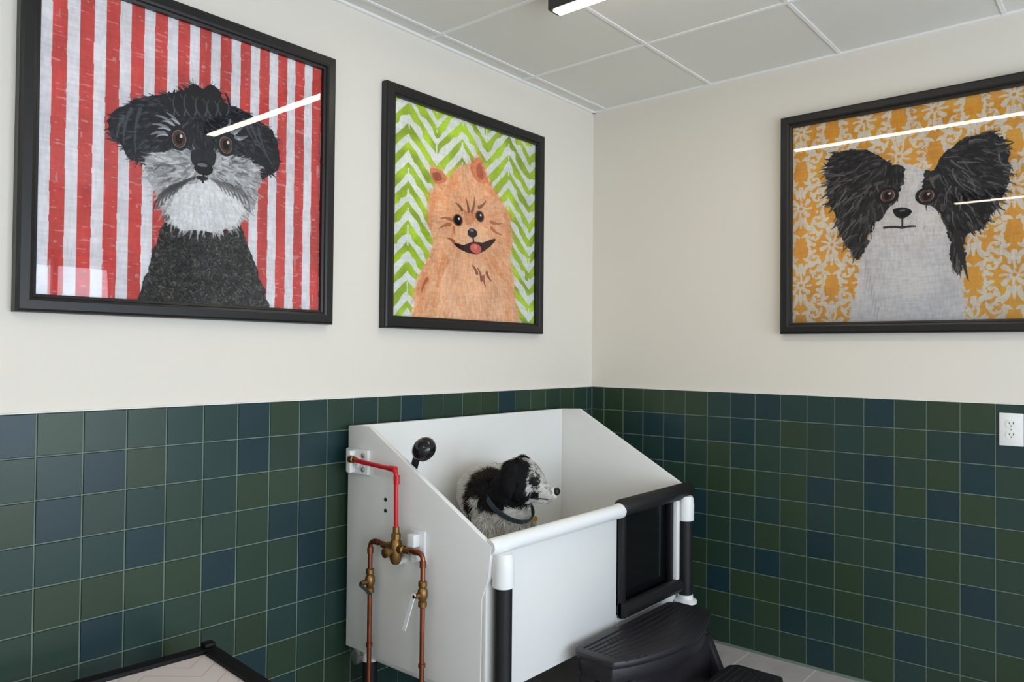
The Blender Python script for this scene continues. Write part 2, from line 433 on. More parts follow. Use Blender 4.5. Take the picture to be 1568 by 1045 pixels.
def art2():
    c = Canvas([(608, 148), (823, 220), (821, 497), (606, 487)])
    P = 0.345
    tri = np.abs((((c.U+0.08)/P) % 1)-0.5)*2
    ph = (c.V+tri*-0.17+c.wu*0.006)/0.092
    g = ((ph % 1)+0.20*c.nz(24, 5)) < 0.52
    seam = np.abs(((((c.U+0.08)/P*2)+0.0) % 1)-0.5) > 0.47
    g &= ~(seam & (c.nz(40, 6) > 0.1))
    c.img[:] = np.array([228, 228, 222])/255.
    G = np.array([170, 196, 56])/255.*(1+0.16*c.nz(14, 9)[..., None])
    c.img[g] = G[g]
    out = [(664, 254), (670, 285), (664, 312), (661, 345), (668, 375), (658, 408), (646, 435), (640, 500), (690, 510), (792, 510), (791, 445), (786, 405), (789, 375), (786, 345), (777, 315),
           (757, 290), (752, 268), (738, 238), (722, 252), (706, 252), (692, 272), (680, 262)]
    m = c.poly(out, (236, 182, 138), 0.010, 0.05)
    cu, cv = c.t((728, 345))
    c.fur(m, 1500, 0.05, 0.009, [(246, 198, 156), (232, 160, 108), (250, 212, 178), (222, 146, 96), (242, 184, 138), (248, 220, 192)],
          lambda u, v: ((u-cu), (v-cv)*0.9+0.05), 41, alpha=0.30)
    chest = c.mask([(690, 400), (730, 395), (765, 405), (775, 450), (770, 495), (690, 495), (680, 440)], 0.01)
    c.fur(chest, 300, 0.06, 0.010, [(250, 216, 186), (247, 204, 168), (240, 186, 146)], lambda u, v: (0, 1), 42, alpha=0.35)
    for (a, b, w) in (((668, 300), (664, 350), 0.03), ((782, 330), (784, 380), 0.03), ((655, 430), (650, 480), 0.035), ((700, 275), (690, 300), 0.03), ((752, 285), (770, 305), 0.03), ((688, 400), (676, 440), 0.025), ((760, 400), (778, 430), 0.025)):
        c.stroke(a, b, w, w*0.4, (222, 138, 84), 0.35, 0.1)
    c.poly([(664, 258), (680, 262), (690, 276), (676, 284), (668, 276)], (222, 142, 100), 0.004); c.poly([(668, 266), (678, 266), (682, 276), (672, 278)], (176, 96, 66), 0.003)
    c.poly([(724, 254), (738, 240), (748, 262), (750, 280), (734, 276)], (222, 142, 100), 0.004); c.poly([(734, 258), (739, 248), (745, 266), (743, 274), (736, 270)], (190, 108, 76), 0.003)
    for (a, b, col) in [((722, 325), (718, 305), (120, 72, 50)), ((727, 325), (731, 303), (140, 84, 56)), ((712, 322), (703, 312), (120, 74, 52)), ((738, 318), (748, 308), (130, 80, 56)),
                        ((694, 345), (678, 352), (170, 100, 66)), ((696, 338), (680, 336), (170, 100, 66)), ((757, 350), (772, 360), (180, 108, 70)), ((756, 340), (772, 342), (180, 110, 74)),
                        ((735, 420), (728, 408), (120, 66, 50)), ((742, 430), (736, 412), (130, 70, 52)), ((750, 420), (757, 432), (130, 70, 52)), ((745, 425), (748, 440), (150, 84, 60)),
                        ((700, 372), (690, 366), (150, 80, 60)), ((660, 430), (652, 450), (190, 100, 70)), ((700, 350), (702, 362), (200, 120, 80))]:
        c.stroke(a, b, 0.010, 0.003, col, 0.8, 0.15)
    c.poly([(716, 322), (724, 328), (732, 322), (730, 345), (719, 345)], (206, 132, 84), 0.006, alpha=.6)
    c.ell((729, 366), 0.13, 0.070, (246, 204, 164), 0, 0.6, 0.01)
    for p in ((706, 338), (739, 332)):
        c.ell(p, 0.034, 0.030, (130, 80, 58)); c.ell(p, 0.026, 0.024, (26, 20, 22)); c.ell((p[0]+1.5, p[1]-2), 0.007, 0.006, (235, 235, 235))
    c.poly([(700, 374), (716, 376), (729, 372), (744, 372), (763, 366), (756, 378), (742, 388), (726, 390), (710, 384)], (52, 24, 26), 0.003, 0.1)
    c.ell((733, 382), 0.040, 0.024, (226, 110, 96)); c.ell((733, 380), 0.010, 0.010, (240, 150, 130))
    c.ell((728, 358), 0.036, 0.024, (34, 34, 44)); c.ell((727, 354), 0.014, 0.006, (130, 136, 150))
    c.stroke((729, 364), (730, 373), 0.006, 0.005, (50, 30, 32))
    return c

def art3():
    c = Canvas([(1211, 192), (1586, 121.7), (1586, 490.3), (1211, 497)])
    c.img[:] = (np.array([255, 192, 84])/255.)*(1+0.06*c.nz(12, 72)[..., None])
    W = (252, 246, 236); O2 = (250, 180, 66)
    def spiral(cx, cy, R, a0, turns, sgn, w0):
        n = 12; pr = None
        for k in range(n+1):
            t = k/n; a = a0+sgn*t*turns*2*math.pi; rad = R*(1-0.72*t)
            q = (cx+math.cos(a)*rad, cy+math.sin(a)*rad)
            if pr: c.stroke_uv(pr, q, w0*(1-0.45*t), w0*(1-0.5*t), W)
            if k in (1, 3, 5, 7):
                b = a-sgn*0.5
                c.stroke_uv(q, (q[0]+math.cos(b)*R*0.66, q[1]+math.sin(b)*R*0.66), w0*1.45, w0*0.35, W, 1, 0.28*sgn)
            pr = q
        c.stroke_uv(pr, (pr[0]+1e-3, pr[1]), w0*1.2, w0*1.2, W)
    PX_, PY_ = 0.295, 0.195
    for i in range(-1, 5):
        for j in range(-1, 7):
            cx = (i+(0.5 if j % 2 else 0))*PX_+0.04; cy = j*PY_+0.03
            for k in range(8):
                a = k*math.pi/4+math.pi/8*(j % 2)
                c.stroke_uv((cx+math.cos(a)*0.012, cy+math.sin(a)*0.012), (cx+math.cos(a)*0.050, cy+math.sin(a)*0.050), 0.006, 0.012 if k % 2 else 0.005, W, 1, 0.15)
            c.stroke_uv((cx, cy), (cx+1e-3, cy), 0.008, 0.008, O2)
            for s in (-1, 1):
                spiral(cx+s*0.082, cy-0.047, 0.041, math.pi/2, 1.15, -s, 0.0092)
                spiral(cx+s*0.080, cy+0.062, 0.037, -math.pi/2, 1.1, s, 0.0088)
                c.stroke_uv((cx+s*0.02, cy+0.05), (cx+s*0.055, cy+0.11), 0.007, 0.016, W, 1, 0.4*s)
                c.stroke_uv((cx+s*0.016, cy-0.055), (cx+s*0.045, cy-0.105), 0.007, 0.013, W, 1, -0.4*s)
            c.stroke_uv((cx, cy-0.05), (cx, cy-0.10), 0.005, 0.012, W)
            c.stroke_uv((cx, cy+0.055), (cx, cy+0.10), 0.012, 0.004, W)
    # rough hand-printed wear
    wear = (c.nz(46, 77) > 0.62) & (c.nz(90, 78) > 0.0)
    c.img[wear] = np.array([252, 196, 104])/255.
    body = c.poly([(1372, 252), (1400, 250), (1420, 270), (1432, 320), (1450, 350), (1462, 392), (1468, 440), (1466, 500), (1308, 505), (1312, 440), (1318, 390), (1338, 345), (1350, 300)],
                  (244, 244, 249), 0.006, 0.02)
    c.fur(body, 220, 0.06, 0.009, [(250, 250, 253), (236, 238, 244), (246, 244, 247), (230, 234, 241)], lambda u, v: (0.2*math.sin(u*30), 1), 51, alpha=0.35, spill=False)
    earL = c.poly([(1384, 258), (1362, 246), (1340, 234), (1305, 226), (1276, 232), (1262, 252), (1264, 290), (1274, 325), (1284, 362), (1300, 385), (1314, 398), (1330, 362), (1342, 338), (1366, 318), (1376, 288)],
                  (44, 44, 50), 0.010, 0.2)
    earR = c.poly([(1412, 258), (1430, 255), (1448, 228), (1485, 206), (1530, 202), (1545, 232), (1542, 280), (1522, 320), (1506, 348), (1482, 360), (1474, 400), (1464, 425), (1456, 398), (1448, 345), (1430, 322), (1414, 300)],
                  (40, 40, 46), 0.010, 0.2)
    for e, cx_, cy_, sd in ((earL, 1372, 262, 52), (earR, 1428, 268, 53)):
        a, b = c.t((cx_, cy_))
        c.fur(e, 420, 0.034, 0.007, [(24, 24, 28), (62, 62, 70), (84, 82, 88), (34, 33, 38), (110, 106, 110), (18, 18, 22), (40, 40, 46)], lambda u, v: (u-a, (v-b)+0.12), sd, bend=0.25)
        c.fur(e, 70, 0.09, 0.004, [(150, 146, 146), (120, 118, 120)], lambda u, v: (u-a, (v-b)+0.12), sd+10, bend=0.25, spill=False)
    c.poly([(1384, 256), (1398, 254), (1403, 275), (1398, 300), (1412, 318), (1436, 330), (1448, 352), (1438, 372), (1380, 384), (1340, 372), (1342, 345), (1356, 322), (1372, 308), (1384, 288)],
           (246, 244, 246), 0.005, 0.02)
    c.fur(c.mask([(1345, 345), (1378, 335), (1440, 340), (1436, 368), (1380, 380), (1345, 368)], 0.01), 160, 0.03, 0.004, [(234, 232, 236), (250, 248, 250), (218, 218, 226)],
          lambda u, v: (0, 1), 54, alpha=0.5)
    for p in ((1357, 298), (1417, 298)):
        c.ell(p, 0.047, 0.040, (26, 25, 30)); c.ell(p, 0.031, 0.028, (176, 170, 164)); c.ell(p, 0.027, 0.028, (110, 68, 48)); c.ell(p, 0.017, 0.019, (10, 10, 12))
        c.ell((p[0]+3, p[1]-3), 0.006, 0.006, (245, 245, 245))
    c.stroke((1340, 280), (1352, 275), 0.010, 0.003, (110, 104, 100), .9); c.stroke((1430, 270), (1418, 273), 0.008, 0.003, (120, 112, 106), .9)
    c.poly([(1366, 320), (1380, 316), (1394, 322), (1390, 330), (1380, 334), (1370, 330)], (18, 18, 22), 0.002); c.ell((1380, 321), 0.012, 0.004, (120, 124, 134))
    c.stroke((1380, 332), (1380, 345), 0.004, 0.004, (60, 58, 64))
    c.stroke((1352, 348), (1380, 348), 0.006, 0.006, (58, 54, 60), 1, -.08); c.stroke((1380, 348), (1400, 346), 0.006, 0.004, (58, 54, 60), 1, -.1)
    for k in range(7):
        c.stroke((1325+k*3, 400+k*12), (1322+k*3, 425+k*12), 0.004, 0.002, (206, 210, 220), .6)
    for k in range(9):
        c.stroke((1462, 350+k*3), (1474+k, 375+k*7), 0.007, 0.002, (50, 48, 54), .8)
    return c

M_art = attr_material('art_print', 0.75, bump=0.1, bscale=400, spec=0.2)
M_glass = bpy.data.materials.new('framing_glass'); M_glass.use_nodes = True
nt = M_glass.node_tree; nt.nodes.clear()
o_ = nt.nodes.new('ShaderNodeOutputMaterial'); mx = nt.nodes.new('ShaderNodeMixShader')
tr = nt.nodes.new('ShaderNodeBsdfTransparent'); gl = nt.nodes.new('ShaderNodeBsdfGlossy'); fr = nt.nodes.new('ShaderNodeFresnel')
fr.inputs['IOR'].default_value = 1.5; gl.inputs['Roughness'].default_value = 0.015
nt.links.new(fr.outputs[0], mx.inputs[0]); nt.links.new(tr.outputs[0], mx.inputs[1]); nt.links.new(gl.outputs[0], mx.inputs[2])
nt.links.new(mx.outputs[0], o_.inputs[0])

def picture(name, side, a0, a1, z0, z1, canvas, fw=0.05):
    g = group(name)
    def P(a, z, h):
        return (a, -h, z) if side == 'L' else (-h, -a, z)
    prof = [(0, 0.001), (0, 0.030), (0.003, 0.036), (0.009, 0.039), (0.032, 0.039), (0.039, 0.036), (0.042, 0.030), (fw, 0.028), (fw, 0.012)]
    verts = []; faces = []
    n = len(prof)
    for (sa, sz) in ((0, 0), (1, 0), (1, 1), (0, 1)):
        for d, h in prof:
            a = (a0+d) if sa == 0 else (a1-d); z = (z0+d) if sz == 0 else (z1-d)
            verts.append(P(a, z, h))
    for k in range(4):
        for i in range(n-1):
            b = ((k+1) % 4)*n
            faces.append((k*n+i, k*n+i+1, b+i+1, b+i))
    mk('frame', verts, faces, M_black, g)
    mk('backing', [P(a0+.004, z0+.004, .002), P(a1-.004, z0+.004, .002), P(a1-.004, z1-.004, .002), P(a0+.004, z1-.004, .002),
                   P(a0+.004, z0+.004, .010), P(a1-.004, z0+.004, .010), P(a1-.004, z1-.004, .010), P(a0+.004, z1-.004, .010)],
       [(0, 1, 2, 3), (4, 5, 6, 7), (0, 1, 5, 4), (1, 2, 6, 5), (2, 3, 7, 6), (3, 0, 4, 7)], M_black, g)
    N = canvas.N
    A = (a0+fw)+(a1-a0-2*fw)*canvas.U; Z = (z1-fw)-(z1-z0-2*fw)*canvas.V
    h = 0.013
    co_ = np.zeros((N, N, 3), np.float32)
    if side == 'L': co_[..., 0] = A; co_[..., 1] = -h; co_[..., 2] = Z
    else: co_[..., 0] = -h; co_[..., 1] = -A; co_[..., 2] = Z
    idx = np.arange(N*N).reshape(N, N)
    quads = np.stack([idx[:-1, :-1], idx[1:, :-1], idx[1:, 1:], idx[:-1, 1:]], -1).reshape(-1, 4)
    me = bpy.data.meshes.new('print')
    me.vertices.add(N*N); me.vertices.foreach_set('co', co_.ravel())
    nf = len(quads)
    me.loops.add(nf*4); me.loops.foreach_set('vertex_index', quads.astype(np.int32).ravel())
    me.polygons.add(nf); me.polygons.foreach_set('loop_start', np.arange(0, nf*4, 4, dtype=np.int32))
    me.update(calc_edges=True)
    # dry-brush texture over everything
    tex = 1+0.035*canvas.nz(60, 91, 3, .6)+0.035*canvas.nz(50, 92, .6, 3)+0.03*canvas.nz(8, 93)
    im = np.clip(canvas.img*tex[..., None], 0, 1)
    l = np.where(im <= 0.04045, im/12.92, ((im+0.055)/1.055)**2.4)
    ca = me.color_attributes.new('Col', 'FLOAT_COLOR', 'POINT')
    ca.data.foreach_set('color', np.concatenate([l, np.ones((N, N, 1))], -1).astype(np.float32).ravel())
    me.materials.append(M_art)
    o = bpy.data.objects.new('print', me); scene.collection.objects.link(o); o.parent = g
    mk('glass_pane', [P(a0+fw, z0+fw, .018), P(a1-fw, z0+fw, .018), P(a1-fw, z1-fw, .018), P(a0+fw, z1-fw, .018)], [(0, 1, 2, 3)], M_glass, g)

picture('framed_schnauzer_portrait', 'L', -2.750, -1.731, 1.475, 2.458, art1())
picture('framed_pomeranian_portrait', 'L', -1.486, -0.475, 1.472, 2.452, art2())
picture('framed_papillon_portrait', 'R', 1.044, 2.050, 1.474, 2.455, art3())

# ------------------------------------------------------------------ dog wash tub
T = group('dog_wash_tub')
XL, XR = -1.659, -0.325
side = [(-0.04, 1.10), (-0.16, 1.105), (-0.76, 0.772), (-0.75, 0.675), (-0.722, 0.60), (-0.718, 0.285), (-0.04, 0.285)]
prism('side_panel_near', side, 0, XL, XL+0.02, M_hdpe, T, bevel=0.003)
side2 = [(-0.04, 1.10), (-0.16, 1.105), (-0.74, 0.79), (-0.74, 0.675), (-0.722, 0.60), (-0.718, 0.285), (-0.04, 0.285)]
prism('side_panel_far', side2, 0, XR-0.02, XR, M_hdpe, T, bevel=0.003)
box('back_panel', XL+0.02, XR-0.02, -0.06, -0.04, 0.285, 1.10, M_hdpe, T, bevel=0.003)
box('basin_floor', XL+0.02, XR-0.02, -0.718, -0.06, 0.40, 0.42, M_hdpe, T)
box('front_panel', XL+0.003, -0.90, -0.738, -0.718, 0.285, 0.765, M_hdpe, T, bevel=0.003)
box('front_panel_far', -0.455, XR-0.002, -0.738, -0.718, 0.30, 0.78, M_hdpe, T, bevel=0.003)
box('door_threshold_panel', -0.90, -0.455, -0.738, -0.718, 0.285, 0.36, M_hdpe, T)
sweep('rim_white', [(XL+0.002, -0.752, 0.768), (XL+0.012, -0.752, 0.768), (-0.905, -0.752, 0.768)], [0.022, 0.027, 0.027], M_pvc, T)
sweep('rim_padded', [(-0.905, -0.752, 0.778), (-0.895, -0.752, 0.778), (-0.35, -0.752, 0.778), (-0.325, -0.752, 0.778)], [0.026, 0.034, 0.034, 0.026], M_foam, T)
sweep('rim_ferrule', [(-0.925, -0.752, 0.769), (-0.900, -0.752, 0.769)], 0.0295, M_pvc, T)
box('door_leaf', -0.89, -0.475, -0.732, -0.722, 0.36, 0.77, M_blackgloss, T)
box('door_stile_hinge', -0.90, -0.872, -0.765, -0.739, 0.35, 0.76, M_foam, T, bevel=0.006)
box('door_stile_latch', -0.505, -0.483, -0.760, -0.739, 0.38, 0.76, M_foam, T, bevel=0.006)
box('door_stop', -0.482, -0.455, -0.775, -0.739, 0.38, 0.75, M_pvc, T, bevel=0.005)
sweep('door_bottom_pad', [(-0.90, -0.766, 0.385), (-0.455, -0.766, 0.385)], 0.030, M_foam, T)
def post(nm, x, y, white_to, black_to):
    lathe(nm+'_cap', [(0.024, 0), (0.035, 0.006), (0.036, 0.07), (0.033, 0.10), (0.028, 0.11)], (x, y, white_to-0.008), (0, 0, 1), M_pvc, T)
    sweep(nm+'_sleeve', [(x, y, white_to), (x, y, black_to)], 0.029, M_foam, T)
post('post_near', -1.617, -0.775, 0.645, 0.05)
lathe('foot_near', [(0.035, 0), (0.035, 0.012), (0.026, 0.05), (0.026, 0.06)], (-1.617, -0.775, 0), (0, 0, 1), M_pvc, T)
post('post_far', -0.405, -0.775, 0.66, 0.335)
lathe('far_flange', [(0.05, 0), (0.05, 0.010), (0.034, 0.018), (0.032, 0.035)], (-0.405, -0.775, 0.302), (0, 0, 1), M_pvc, T)
sweep('far_leg', [(-0.405, -0.775, 0.302), (-0.405, -0.775, 0.0)], 0.024, M_pvc, T)
for (x, y) in ((-1.60, -0.11), (-0.40, -0.11)):
    lathe('rear_leg_collar', [(0.034, 0), (0.034, 0.045), (0.028, 0.05)], (x, y, 0.235), (0, 0, 1), M_pvc, T)
    sweep('rear_leg', [(x, y, 0.24), (x, y, 0.0)], 0.027, M_foam, T)
sweep('under_rail', [(-1.60, -0.11, 0.262), (-1.60, -0.70, 0.262)], 0.022, M_pvc, T)
sweep('under_rail_long', [(-1.60, -0.11, 0.262), (-0.40, -0.11, 0.262)], 0.022, M_pvc, T)
lathe('rail_end_cap', [(0.02, 0), (0.026, 0.004), (0.026, 0.02), (0.015, 0.026)], (-1.65, -0.11, 0.262), (-1, 0, 0), M_steel, T)
for z in (0.853, 0.814):
    lathe('bolt_hole', [(0.007, 0), (0.007, 0.0015), (0.004, 0.002)], (XL, -0.257, z), (-1, 0, 0), M_dark, T, 12)

PX = -1.70
lathe('wall_bracket_stub', [(0.02, 0), (0.02, 0.03)], (XL, -0.115, 0.975), (-1, 0, 0), M_pvc, T)
box('wall_bracket', -1.674, XL, -0.172, -0.045, 0.930, 1.02, M_pvc, T, bevel=0.004)
box('wall_bracket_ear', -1.700, -1.674, -0.105, -0.085, 0.935, 1.015, M_pvc, T, bevel=0.003)
for z in (0.95, 1.0):
    lathe('bracket_bolt', [(0.009, 0), (0.009, 0.006), (0.005, 0.009)], (-1.674, -0.150, z), (-1, 0, 0), M_steel, T, 8)
tube('red_pipe', [(PX, -0.112, 0.985), (PX, -0.358, 0.973), (PX, -0.361, 0.775)], 0.0080, M_red, T, fil=0.022)
lathe('brass_nipple', [(0.014, 0), (0.014, 0.02), (0.010, 0.022), (0.010, 0.035)], (PX, -0.105, 0.986), (0, -1, 0), M_brass, T, 8)
lathe('red_elbow_collar', [(0.0105, 0), (0.0105, 0.03)], (PX, -0.325, 0.975), (0, -1, 0), M_red, T)
lathe('red_elbow_collar_b', [(0.0105, 0), (0.0105, 0.03)], (PX, -0.361, 0.955), (0, 0, -1), M_red, T)
lathe('mixer_top', [(0.010, 0), (0.016, 0.004), (0.016, 0.022), (0.011, 0.026), (0.011, 0.045)], (PX, -0.361, 0.735), (0, 0, 1), M_brass, T, 8)
lathe('mixer_body', [(0.013, 0), (0.019, 0.01), (0.023, 0.03), (0.023, 0.055), (0.019, 0.075), (0.013, 0.085)], (PX, -0.361, 0.655), (0, 0, 1), M_brass, T, 20)
lathe('mixer_arm_back', [(0.016, 0), (0.016, 0.022), (0.011, 0.026), (0.011, 0.055)], (PX, -0.345, 0.708), (0, 1, 0), M_brass, T, 8)
lathe('mixer_arm_front', [(0.016, 0), (0.016, 0.022), (0.011, 0.026), (0.011, 0.055)], (PX, -0.378, 0.708), (0, -1, 0), M_brass, T, 8)
lathe('mixer_knob', [(0.011, 0), (0.011, 0.015), (0.017, 0.018), (0.017, 0.03), (0.009, 0.034)], (PX-0.02, -0.361, 0.70), (-1, 0, 0), M_brass, T, 12)
box('mixer_mount', -1.672, XL, -0.47, -0.395, 0.665, 0.775, M_pvc, T, bevel=0.004)
box('mixer_mount_ear', -1.700, -1.672, -0.45, -0.415, 0.722, 0.765, M_pvc, T, bevel=0.004)
lathe('mount_stub', [(0.014, 0), (0.014, 0.03)], (XL, -0.44, 0.685), (-1, 0, 0), M_pvc, T)
lathe('mount_stub_low', [(0.012, 0), (0.012, 0.035)], (XL, -0.36, 0.66), (-1, 0, 0), M_pvc, T)
def supply(nm, y_in, y_out, zt, zb, valve_z, hand):
    tube(nm+'_copper', [(PX, y_in, zt), (PX, y_out, zt), (PX, y_out, zb)], 0.0082, M_copper, T, fil=0.024)
    d = (0, 1 if y_out > y_in else -1, 0)
    lathe(nm+'_elbow_a', [(0.0108, 0), (0.0108, 0.022)], (PX, y_out-d[1]*0.045, zt), d, M_copper, T)
    lathe(nm+'_elbow_b', [(0.0108, 0), (0.0108, 0.022)], (PX, y_out, zt-0.024), (0, 0, -1), M_copper, T)
    lathe(nm+'_valve', [(0.0110, 0), (0.0150, 0.004), (0.0150, 0.018), (0.011, 0.022), (0.0165, 0.032), (0.018, 0.045), (0.0165, 0.058), (0.011, 0.066), (0.0150, 0.070), (0.0150, 0.084), (0.0110, 0.088)],
          (PX, y_out, valve_z-0.044), (0, 0, 1), M_brass, T, 12)
    lathe(nm+'_stem', [(0.009, 0), (0.009, 0.03), (0.006, 0.032), (0.006, 0.04)], (PX, y_out, valve_z), (-1, 0, 0), M_brass, T, 10)
    if hand == 'up':
        prism(nm+'_lever', [(y_out+0.012, valve_z-0.012), (y_out+0.012, valve_z+0.0), (y_out-0.06, valve_z-0.022), (y_out-0.06, valve_z-0.034)], 0, PX-0.040, PX-0.036, M_steel, T)
    else:
        prism(nm+'_lever', [(y_out+0.008, valve_z+0.01), (y_out-0.008, valve_z+0.01), (y_out+0.040, valve_z-0.12), (y_out+0.055, valve_z-0.12)], 0, PX-0.040, PX-0.036, M_pvc, T)
supply('cold', -0.30, -0.226, 0.712, 0.03, 0.570, 'up')
supply('hot', -0.43, -0.496, 0.712, 0.03, 0.580, 'down')
tube('drain_copper', [(PX, -0.226, 0.03), (PX, -0.226, 0.012), (PX, -0.02, 0.012)], 0.0082, M_copper, T)
tube('hot_floor_run', [(PX, -0.496, 0.03), (PX, -0.496, 0.035), (PX, -0.25, 0.035), (PX, -0.02, 0.035)], 0.0082, M_copper, T)
for y in (-0.226, -0.496):
    lathe('pipe_clip', [(0.012, 0), (0.012, 0.012)], (PX, y, 0.34), (0, 0, 1), M_copper, T)
tube('sprayer_handle', [(-1.612, -0.33, 0.80), (-1.612, -0.345, 0.955), (-1.615, -0.372, 1.022), (-1.618, -0.41, 1.048)], 0.013, M_black, T, fil=0.03)
lathe('sprayer_head', [(0.004, -0.034), (0.022, -0.031), (0.036, -0.022), (0.043, -0.008), (0.045, 0.004), (0.043, 0.014), (0.036, 0.026), (0.026, 0.034), (0.012, 0.039), (0.003, 0.041)],
      (-1.620, -0.412, 1.040), (-0.55, 0.30, 0.62), M_blackgloss, T, 32)
tube('sprayer_hose', [(-1.612, -0.33, 0.80), (-1.61, -0.30, 0.60), (-1.60, -0.2, 0.45), (-1.55, -0.15, 0.44)], 0.009, M_black, T, fil=0.08)

# ------------------------------------------------------------------ step stool
S = group('plastic_step_stool')
def tread_outline(x0, x1, yb, ye, bulge, n=14):
    pts = [(x0+0.03, yb), (x1-0.03, yb), (x1, yb-0.03)]
    for k in range(n+1):
        t = k/n
        x = x1+(x0-x1)*t
        pts.append((x, ye-bulge*math.sin(math.pi*t)**0.8))
    pts.append((x0, yb-0.03))
    return pts
def tread(nm, x0, x1, yb, ye, bulge, z, zdrop):
    prism(nm+'_tread', tread_outline(x0, x1, yb, ye, bulge), 2, z-0.028, z, M_plastic, S, bevel=0.009)
    prism(nm+'_skirt', tread_outline(x0+0.012, x1-0.012, yb-0.008, ye+0.012, bulge), 2, z-zdrop, z-0.026, M_plastic, S, bevel=0.004)
    w = x1-x0
    for k in range(9):
        yy = yb-0.03-k*(abs(ye-yb)+bulge*0.6-0.04)/9
        path = []
        for j in range(13):
            t = j/12; x = x1-0.04+(x0-x1+0.08)*t
            path.append((x, yy-bulge*0.6*(k/9)*math.sin(math.pi*t), z+0.0005))
        sweep(nm+'_rib_%d' % k, path, 0.0028, M_plastic, S, seg=6)
    for fx in (0.25, 0.75):
        box(nm+'_slot', x0+w*fx-0.05, x0+w*fx+0.05, yb-0.085, yb-0.07, z, z+0.002, M_dark, S)
tread('upper', -1.26, -0.545, -0.778, -0.955, 0.095, 0.346, 0.085)
tread('lower', -1.27, -0.585, -1.068, -1.27, 0.075, 0.176, 0.06)
def leg(nm, pts, x0, x1):
    prism(nm, pts, 0, x0, x1, M_plastic, S, bevel=0.006)
for x0, x1 in ((-1.245, -1.205), (-0.600, -0.560)):
    leg('leg_rear', [(-0.80, 0.27), (-0.87, 0.27), (-0.86, 0.0), (-0.81, 0.0)], x0, x1)
    leg('leg_mid', [(-0.91, 0.27), (-0.965, 0.27), (-1.09, 0.0), (-1.03, 0.0)], x0, x1)
    leg('leg_front', [(-1.20, 0.12), (-1.27, 0.12), (-1.30, 0.0), (-1.23, 0.0)], x0, x1)
    leg('side_rail', [(-0.90, 0.06), (-0.90, 0.10), (-1.25, 0.12), (-1.25, 0.09)], x0+0.006, x1-0.006)
box('riser_panel', -1.20, -0.60, -0.985, -0.975, 0.06, 0.27, M_plastic, S, bevel=0.003)

# ------------------------------------------------------------------ low table with black edge
TB = group('grooming_table')
ang = math.radians(-4.5)
P0 = Vector((-2.261, -0.182, 0))
M_top = material('pale_chevron_top', rgb(214, 200, 198), 0.35, var=0.04, scale=6)
nt = M_top.node_tree; tcn = nt.nodes.new('ShaderNodeTexCoord'); sx = nt.nodes.new('ShaderNodeSeparateXYZ')
nt.links.new(tcn.outputs['Object'], sx.inputs[0])
def mth(op, a, b=None):
    n = nt.nodes.new('ShaderNodeMath'); n.operation = op
    for i, q in enumerate((a, b)):
        if q is None: continue
        if isinstance(q, (int, float)): n.inputs[i].default_value = q
        else: nt.links.new(q, n.inputs[i])
    return n.outputs[0]
pp = mth('PINGPONG', sx.outputs[0], 0.11)
ln = mth('FRACT', mth('MULTIPLY', mth('ADD', sx.outputs[1], pp), 13.0))
lm = mth('LESS_THAN', ln, 0.06)
mix = nt.nodes.new('ShaderNodeMix'); mix.data_type = 'RGBA'
nt.links.new(lm, mix.inputs['Factor']); mix.inputs['A'].default_value = (*rgb(232, 220, 218), 1); mix.inputs['B'].default_value = (*rgb(200, 184, 180), 1)
nt.links.new(mix.outputs['Result'], nt.nodes['Principled BSDF'].inputs['Base Color'])
TW, TD, TZ = 0.95, 0.62, 0.50
def tbox(nm, u0, u1, v0, v1, z0, z1, mat, bevel=0.0):
    o = box(nm, -u1, -u0, -v1, -v0, z0, z1, mat, TB, bevel)
    o.rotation_euler = (0, 0, ang); o.location = P0
    return o
M_rail = material('black_table_rail', rgb(16, 15, 16), 0.55, var=0.1, scale=30, spec=0.25)
tbox('top_surface', 0.04, TW-0.04, 0.04, TD-0.04, TZ-0.03, TZ-0.012, M_top)
tbox('rail_back', 0, TW, 0, 0.042, TZ-0.05, TZ, M_rail, 0.004)
tbox('rail_front', 0, TW, TD-0.042, TD, TZ-0.05, TZ, M_rail, 0.004)
tbox('rail_right', 0, 0.042, 0.042, TD-0.042, TZ-0.05, TZ, M_rail, 0.004)
tbox('rail_left', TW-0.042, TW, 0.042, TD-0.042, TZ-0.05, TZ, M_rail, 0.004)
for (u, v) in ((0.0, 0.0), (TW-0.045, 0), (0, TD-0.045), (TW-0.045, TD-0.045)):
    tbox('leg', u, u+0.045, v, v+0.045, 0.0, TZ-0.045, M_rail, 0.004)
tbox('corner_cap', 0.004, 0.038, 0.004, 0.038, TZ, TZ+0.014, M_rail, 0.005)
tbox('stretcher', 0.045, TW-0.045, 0.015, 0.035, 0.10, 0.13, M_rail, 0.003)

# ------------------------------------------------------------------ wall outlet
OG = group('wall_outlet')
yc, zc = -1.922, 1.105
M_out = material('outlet_plastic', rgb(240, 240, 238), 0.3, var=0.01)
box('cover_plate', -0.0155, -0.0095, yc-0.039, yc+0.039, zc-0.062, zc+0.062, M_out, OG, bevel=0.002)
for dz in (-0.021, 0.021):
    prism('receptacle', [(yc+0.017*math.cos(a)*1.0, zc+dz+max(-0.0135, min(0.0135, 0.017*math.sin(a)))) for a in [2*math.pi*k/24 for k in range(24)]], 0, -0.0175, -0.0155, M_out, OG)
    box('slot_a', -0.0178, -0.0174, yc-0.0075, yc-0.0055, zc+dz-0.001, zc+dz+0.008, M_dark, OG)
    box('slot_b', -0.0178, -0.0174, yc+0.0055, yc+0.0075, zc+dz-0.001, zc+dz+0.007, M_dark, OG)
    lathe('ground_hole', [(0.0026, 0), (0.0026, 0.0004)], (-0.0174, yc, zc+dz-0.007), (-1, 0, 0), M_dark, OG, 10)
